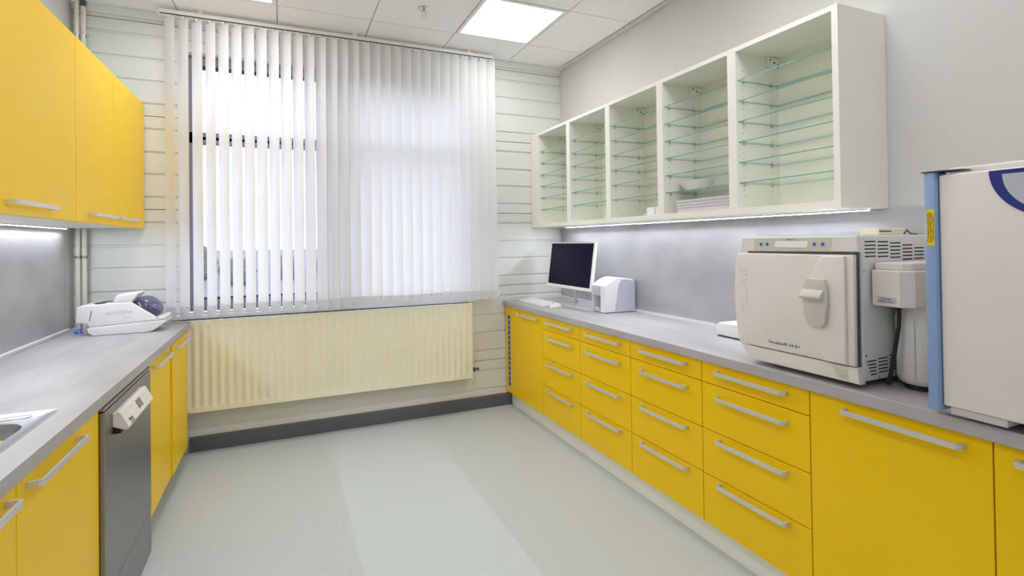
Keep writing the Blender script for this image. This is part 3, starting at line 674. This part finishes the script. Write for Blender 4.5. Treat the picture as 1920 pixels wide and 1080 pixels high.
for r in range(5):
    for k in range(15):
        x = kx0+.010+r*.0232; y = ky0+.012+k*.0274; z = ZT+.0105+(x-kx0)/(kx1-kx0)*.014
        if kb is None:
            kb = mesh_obj('key', box(B(), 0, .020, 0, .0235, 0, .004, .001, 1), 'plastic', t, (0, 0, 0)); k0 = kb
            kb.rotation_euler[1] = -math.atan2(.014, kx1-kx0); kb.parent = t
        else:
            k0 = kb.copy(); COL.objects.link(k0)
        k0.location = Vector((x, y, z))-ORG[t]
t = thing('computer_mouse', 'small white computer mouse at the end of the keyboard', 'mouse', (1.915, 3.27, ZT))
bm = bmesh.new(); bmesh.ops.create_uvsphere(bm, u_segments=20, v_segments=12, radius=1)
for v in bm.verts:
    v.co = Vector((1.915+v.co.x*.052, 3.27+v.co.y*.03, ZT+.0015+max(0, v.co.z*.030*(1+.15*v.co.x))))
bmesh.ops.remove_doubles(bm, verts=bm.verts, dist=2e-4)
mesh_obj('shell', bm, 'plastic', t, smooth=True)
mesh_obj('scroll_wheel', lathe(B(), (1.888, 3.27, ZT+.024), [(.007, -.003), (.007, .003)], 12, 'y'), 'label_grey', t)

# ------------------------------------------------------------------ image plate scanner
t = thing('plate_scanner', 'white and grey imaging plate scanner with a front slot, beside the monitor', 'scanner', (2.17, 2.90, ZT))
X0, X1, Y0s, Y1s = 2.045, 2.300, 2.822, 2.985
zf, zt = ZT+.188, ZT+.243
# main shell (side profile in x-z), open bay on its far half
sh = [(X0+.012, ZT+.004), (X1, ZT+.004), (X1, zt-.022)]+[(X1-.02, zt-.014), (X1-.07, zt-.006), (X1-.11, zt), (X1-.15, zt-.002), (X1-.19, zt-.018), (X0+.02, zf+.012), (X0+.004, zf)]
mesh_obj('shell', prism(B(), [(X0, ZT+.004)]+sh[1:], 'y', Y0s+.004, Y0s+.062, .006, 3), 'plastic', t, smooth=True)
mesh_obj('rear_shell', prism(B(), [(X0+.075, ZT+.004)]+sh[1:-1]+[(X0+.004, zf), (X0+.002, ZT+.118), (X0+.075, ZT+.118)], 'y', Y0s+.062, Y1s-.010, .002, 1), 'plastic', t)
mesh_obj('front_plate', box(B(), X0-.001, X0+.004, Y0s+.064, Y1s-.012, ZT+.120, zf-.004), 'plastic_grey', t)
mesh_obj('far_side', prism(B(), [(X0, ZT+.004)]+sh[1:], 'y', Y1s-.010, Y1s, .003, 2), 'plastic', t, smooth=True)
sp = [(X0+.085, ZT+.004), (X1-.001, ZT+.004), (X1-.001, zt-.026), (X1-.09, zt-.012), (X1-.115, zt-.014), (X0+.115, zf+.005), (X0+.10, ZT+.10), (X0+.088, ZT+.05)]
mesh_obj('side_panel', prism(B(), sp, 'y', Y0s, Y0s+.004, .001, 1), 'plastic_grey', t)
mesh_obj('slot_floor', box(B(), X0+.004, X0+.074, Y0s+.064, Y1s-.012, ZT+.004, ZT+.022), 'plastic_grey', t)
mesh_obj('slot_back', box(B(), X0+.068, X0+.0745, Y0s+.064, Y1s-.012, ZT+.0225, ZT+.117), 'dark_grey', t)
mesh_obj('slot_tray', box(B(), X0+.012, X0+.05, Y0s+.095, Y1s-.022, ZT+.0225, ZT+.03), 'plastic', t)
mesh_obj('insert_slot', box(B(), X0+.045, X0+.075, Y0s+.095, Y0s+.125, zf+.022, zf+.028), 'dark_grey', t)
mesh_obj('button_strip', box(B(), X0+.030, X0+.042, Y0s+.02, Y0s+.06, zf+.012, zf+.0175), 'label_grey', t)
text('emblem', 'dü', .014, 'grey_print', t, (X0-.0008, Y0s+.052, ZT+.03), (0, -1, 0), (0, 0, 1))
for x in (X0+.03, X1-.03):
    for y in (Y0s+.02, Y1s-.02): mesh_obj('foot', lathe(B(), (x, y, ZT), [(.008, .0005), (.008, .004)], 10), 'dark', t)

# ------------------------------------------------------------------ low white box behind the autoclave
t = thing('sealing_device', 'low white device with a sloping end, between scanner and autoclave', 'device', (2.19, 1.74, ZT))
mesh_obj('case', prism(B(), [(1.56, ZT+.006), (1.93, ZT+.006), (1.935, ZT+.045), (1.915, ZT+.072), (1.58, ZT+.08)], 'x', 2.095, 2.285, .006, 3), 'plastic', t, smooth=True)
mesh_obj('base_plate', box(B(), 2.10, 2.28, 1.57, 1.925, ZT+.0005, ZT+.006), 'dark', t)

# ------------------------------------------------------------------ autoclave
t = thing('autoclave', 'beige-white bench autoclave with a display strip and a large lever handle', 'autoclave', (2.0, 1.27, ZT))
A0, A1, AZ0, AZ1, AF = 1.045, 1.488, ZT+.022, 1.403, 1.762
body = mesh_obj('body', box(B(), AF+.03, 2.285, A0, A1-.02, AZ0, AZ1, .004, 2), 'metal_paint', t)
mesh_obj('shadow_gap', box(B(), AF+.0085, AF+.0298, A0+.008, A1-.025, AZ0+.03, 1.345), 'dark_grey', t)
# fascia pieces, outline in y-z: the far edge bows outwards
top = [(A0-.002, 1.348), (A1+.012, 1.345), (A1+.002, 1.402), (A0+.002, 1.402)]
tp = mesh_obj('control_fascia', prism(B(), top, 'x', AF+.006, AF+.0298, .004, 2), 'plastic_warm', t)
far = [(1.500, 1.338), (1.509, 1.29), (1.515, 1.23), (1.517, 1.16), (1.514, 1.09), (1.507, 1.03), (1.495, .966)]
door = mesh_obj('door', prism(B(), [(A0+.004, .966)]+[(A0+.002, 1.338)]+far, 'x', AF-.012, AF+.008, .006, 3), 'plastic_warm', t, smooth=True)
low = [(A0+.0, .962), (1.494, .962), (1.470, .93), (1.445, AZ0-.004), (A0-.006, AZ0-.004)]
lo = mesh_obj('lower_fascia', prism(B(), low, 'x', AF-.006, AF+.0298, .005, 3), 'plastic_warm', t, smooth=True)
mesh_obj('latch_recess', prism(B(), [(1.075, .950), (1.125, .952), (1.108, .918), (1.072, .915)], 'x', AF-.0075, AF-.004, .001, 1), 'panel_beige', lo)
mesh_obj('latch_slot', box(B(), AF-.0085, AF-.006, 1.079, 1.098, .922, .931), 'plastic_grey', lo)
# raised lock plate on the near side of the door with a curved edge
crv = [(1.147, 1.335), (1.175, 1.285), (1.197, 1.235), (1.207, 1.185), (1.207, 1.13), (1.196, 1.075), (1.172, 1.01), (1.143, .968)]
mesh_obj('lock_plate', prism(B(), [(A0+.024, .969), (A0+.024, 1.334)]+crv, 'x', AF-.025, AF-.0115, .006, 3), 'plastic_warm', door, smooth=True)
hd = [(1.128, 1.252), (1.190, 1.257), (1.203, 1.235), (1.206, 1.18), (1.200, 1.12), (1.185, 1.085), (1.14, 1.083), (1.126, 1.10), (1.118, 1.17), (1.120, 1.22)]
h = mesh_obj('lever_plate', prism(B(), hd, 'x', AF-.040, AF-.0252, .005, 3), 'panel_beige', door, smooth=True)
gp = [(AF-.039, 1.216), (AF-.049, 1.208), (AF-.060, 1.198), (AF-.062, 1.190), (AF-.058, 1.184), (AF-.047, 1.186), (AF-.039, 1.178)]
mesh_obj('lever_grip', prism(B(), gp, 'y', 1.128, 1.204, .003, 3), 'panel_beige', h, smooth=True)
mesh_obj('panel_overlay', prism(B(), [(1.130, 1.352), (1.434, 1.351), (1.428, 1.397), (1.124, 1.397)], 'x', AF+.0045, AF+.0062), 'panel_beige', tp)
mesh_obj('display', prism(B(), [(1.214, 1.362), (1.341, 1.363), (1.336, 1.386), (1.209, 1.386)], 'x', AF+.0035, AF+.0046), 'lcd_white', tp)
for y in (1.156, 1.186, 1.372, 1.399):
    hlo = mesh_obj('button_halo', lathe(B(), (AF+.004, y, 1.374), [(.010, -.0002), (.010, .0006)], 20, 'x'), 'halo', tp)
    mesh_obj('button', lathe(B(), (AF+.0034, y, 1.374), [(.0058, -.0006), (.0058, .0006)], 16, 'x'), 'blue_print', hlo)
text('lettering', 'MELAG', .009, 'blue_print', tp, (AF+.0040, 1.277, 1.392), (0, -1, 0), (0, 0, 1))
text('embossed_lettering', 'MELAG', .05, 'plastic_warm', door, (AF-.0125, 1.470, 1.185), (0, 0, 1), (0, 1, 0), sx=1.25, ex=.0012)
text('lettering', 'Vacuklav® 24 B+', .0165, 'navy', door, (AF-.0128, 1.298, .995), (0, -1, 0), (0, 0, 1), sx=1.12)
# side louvres and screws on the near side
for r in range(5):
    for c in range(5): mesh_obj('louvre_slot', box(B(), 1.808+.070*c, 1.866+.070*c, A0-.0006, A0+.001, 1.380-.0125*r-.0016*c*c, 1.3845-.0125*r-.0016*c*c), 'dark', body)
    for c in range(3): mesh_obj('louvre_slot', box(B(), 1.808+.062*c+.005*r*(c == 0), 1.858+.062*c, A0-.0006, A0+.001, .977-.0115*r+.004*c, .981-.0115*r+.004*c), 'dark', body)
for z in (1.285, 1.0): mesh_obj('screw', lathe(B(), (1.800, A0-.0015, z), [(.004, -.001), (.005, .0015)], 12, 'y'), 'chrome', body)
mesh_obj('screw', lathe(B(), (1.868, A0-.0015, .921), [(.003, -.001), (.004, .0015)], 12, 'y'), 'chrome', body)
for x, y in ((1.86, 1.10), (1.86, 1.40), (2.22, 1.10), (2.22, 1.40)): mesh_obj('foot', lathe(B(), (x, y, ZT), [(.018, .0005), (.018, .010), (.015, .0215)], 16), 'dark', t)
# small box on top with a cable
t = thing('card_reader', 'flat cream data logger box with a cable, on top of the autoclave', 'device', (1.95, 1.12, AZ1))
mesh_obj('case', box(B(), 1.905, 2.05, 1.055, 1.115, AZ1+.001, AZ1+.025, .004, 2), 'radiator', t)
mesh_obj('slot', box(B(), 1.908, 1.975, 1.0542, 1.0552, AZ1+.012, AZ1+.0155), 'dark', t)
mesh_obj('cable', tube(B(), [(2.05, 1.09, AZ1+.014), (2.075, 1.085, AZ1+.010), (2.10, 1.08, AZ1+.006), (2.115, 1.08, AZ1+.018), (2.14, 1.08, AZ1+.005), (2.26, 1.12, AZ1+.004)], .0025, 6), 'dark', t)

# ------------------------------------------------------------------ water treatment unit beside the autoclave
t = thing('water_treatment_unit', 'cream water treatment unit with a round canister on the autoclave\'s side', 'water filter', (1.98, .97, ZT))
hx = [(1.832, 1.038), (1.826, .955), (1.850, .925), (2.20, .925), (2.20, 1.038)]
mesh_obj('housing', prism(B(), hx, 'z', 1.168, 1.288, .005, 2), 'plastic_warm', t)
lid = [(1.846, 1.036), (1.842, .955), (1.862, .935), (2.19, .935), (2.19, 1.036)]
mesh_obj('lid', prism(B(), lid, 'z', 1.288, 1.312, .005, 2), 'plastic_warm', t)
for cx in (1.965, 2.115):
    c = mesh_obj('canister', lathe(B(), (cx, .97, 0), [(.050, ZT+.018), (.060, ZT+.026), (.064, ZT+.04), (.065, 1.13), (.055, 1.167)], 32), 'metal_paint', t, smooth=True)
    mesh_obj('canister_seam', tube(B(), [(cx-.0645, .955, ZT+.04), (cx-.0645, .955, 1.13)], .0012, 6), 'label_grey', c)
    mesh_obj('canister_foot', lathe(B(), (cx, .97, 0), [(.045, ZT+.001), (.045, ZT+.018)], 24), 'dark', c)
mesh_obj('hose', tube(B(), [(1.888, .99, 1.17), (1.884, .99, 1.10), (1.873, 1.0, 1.0), (1.872, 1.01, ZT+.05), (1.875, 1.02, ZT+.012)], .006, 8), 'dark', t, smooth=True)
lb = mesh_obj('label_plate', prism(B(), [(1.8270, .966), (1.8305, 1.022), (1.8290, 1.0222), (1.8255, .9662)], 'z', 1.178, 1.200), 'label_grey', t)
for s, z in (('Aqua dem', 1.194), ('Water outlet', 1.1855)): text('lettering', s, .0085, 'black_print', lb, (1.8268, .995, z), (-.06, -1, 0), (0, 0, 1), sx=.95)

# ------------------------------------------------------------------ appliance with the blue grip at the worktop's near end
t = thing('bench_incubator', 'large white bench appliance with a pale blue vertical door grip', 'incubator', (2.0, .52, ZT))
I0, I1, IX = .235, .793, 1.705
mesh_obj('body', box(B(), IX+.055, 2.285, I0, I1+.004, ZT+.034, 1.592, .006, 2), 'plastic_warm', t)
dr = mesh_obj('door', box(B(), IX, IX+.05, I0, I1, ZT+.034, 1.570, .006, 3), 'plastic_warm', t, smooth=True)
gr = mesh_obj('grip', prism(B(), [(IX+.05, I1+.002), (IX-.006, I1+.002), (IX-.010, I1+.005)]+[(IX-.010, I1+.024), (IX-.006, I1+.030), (IX+.002, I1+.033), (IX+.05, I1+.033)], 'z', ZT+.018, 1.578, .003, 2), 'grip_blue', t, smooth=True)
mesh_obj('hinge_plate', prism(B(), [(IX-.012, I1+.034), (IX+.05, I1+.034), (IX+.05, .742), (IX+.012, .742), (IX-.012, .785)], 'z', 1.5785, 1.5815), 'dark_grey', t)
mesh_obj('hinge_pin', lathe(B(), (IX+.02, I1+.018, 0), [(.006, ZT+.008), (.006, ZT+.0178)], 12), 'chrome', t)
st = mesh_obj('warning_sticker', box(B(), IX-.0108, IX-.0101, I1+.0058, I1+.0238, 1.372, 1.474), 'sticker', gr)
for k, (s, y) in enumerate((('Při manipulaci s přístrojem', I1+.0205), ('zvedání, nepoužívejte madlo', I1+.0150), ('nebo dveře k uchopení !!', I1+.0095))):
    text('lettering', s, .0068, 'black_print', st, (IX-.0110, y, 1.423), (0, 0, 1), (0, 1, 0), sx=1.12)
# half-round badge hanging from the door's upper edge
cy, cz, r1, r2 = .559, 1.566, .126, .100
mesh_obj('badge_rim', prism(B(), [(y, z) for y, z in arc(cy, cz, r1, 180, 360, 40)], 'x', IX-.002, IX-.0001), 'navy', dr)
mesh_obj('badge_field', prism(B(), [(y, z) for y, z in arc(cy, cz-.011, r2, 180, 360, 40)], 'x', IX-.003, IX-.0021), 'plastic_grey', dr)
mesh_obj('front_foot', box(B(), IX+.005, IX+.12, .662, .778, ZT+.014, ZT+.0335, .001, 1), 'label_grey', t)
for x in (IX+.14, 2.24):
    for y in (.28, .70): mesh_obj('foot', lathe(B(), (x, y, ZT), [(.02, .0005), (.02, .034)], 14), 'dark', t)

# ------------------------------------------------------------------ outdoors, seen between the slats
gnd = mesh_obj('ground', box(B(), -120, 120, YB+.3, 200, -.7, -.6), 'field', None, (0, 60, -.6)); struct(gnd)
def bush(loc, r, h, label):
    bm = bmesh.new(); bmesh.ops.create_icosphere(bm, subdivisions=3, radius=1)
    for v in bm.verts:
        k = 1+random.uniform(-.22, .22); v.co = Vector((loc[0]+v.co.x*r*k, loc[1]+v.co.y*r*.7*k, loc[2]+max(-.02, (v.co.z*.5+.48)*h*k)))
    tag(mesh_obj('shrub', bm, 'scrub', None, loc), label, 'shrub', 'bare scrub beyond the window')
for k in range(12): bush((-9+2.3*k, 27+2.5*(k % 3), -.6), random.uniform(.7, .9), random.uniform(1.0, 1.9), 'bare brownish shrub standing in the field outside the window')
t = thing('lamp_post', 'thin pale post standing in the field outside the window', 'post', (-1.87, 13.6, -.6))
mesh_obj('pole', tube(B(), [(-1.87, 13.6, -.6), (-1.87, 13.6, 3.2)], [.05, .03], 10), 'label_grey', t, smooth=True)
mesh_obj('pole_cap', lathe(B(), (-1.87, 13.6, 3.2), [(.06, 0), (.06, .05), (.02, .08)], 12), 'label_grey', t)
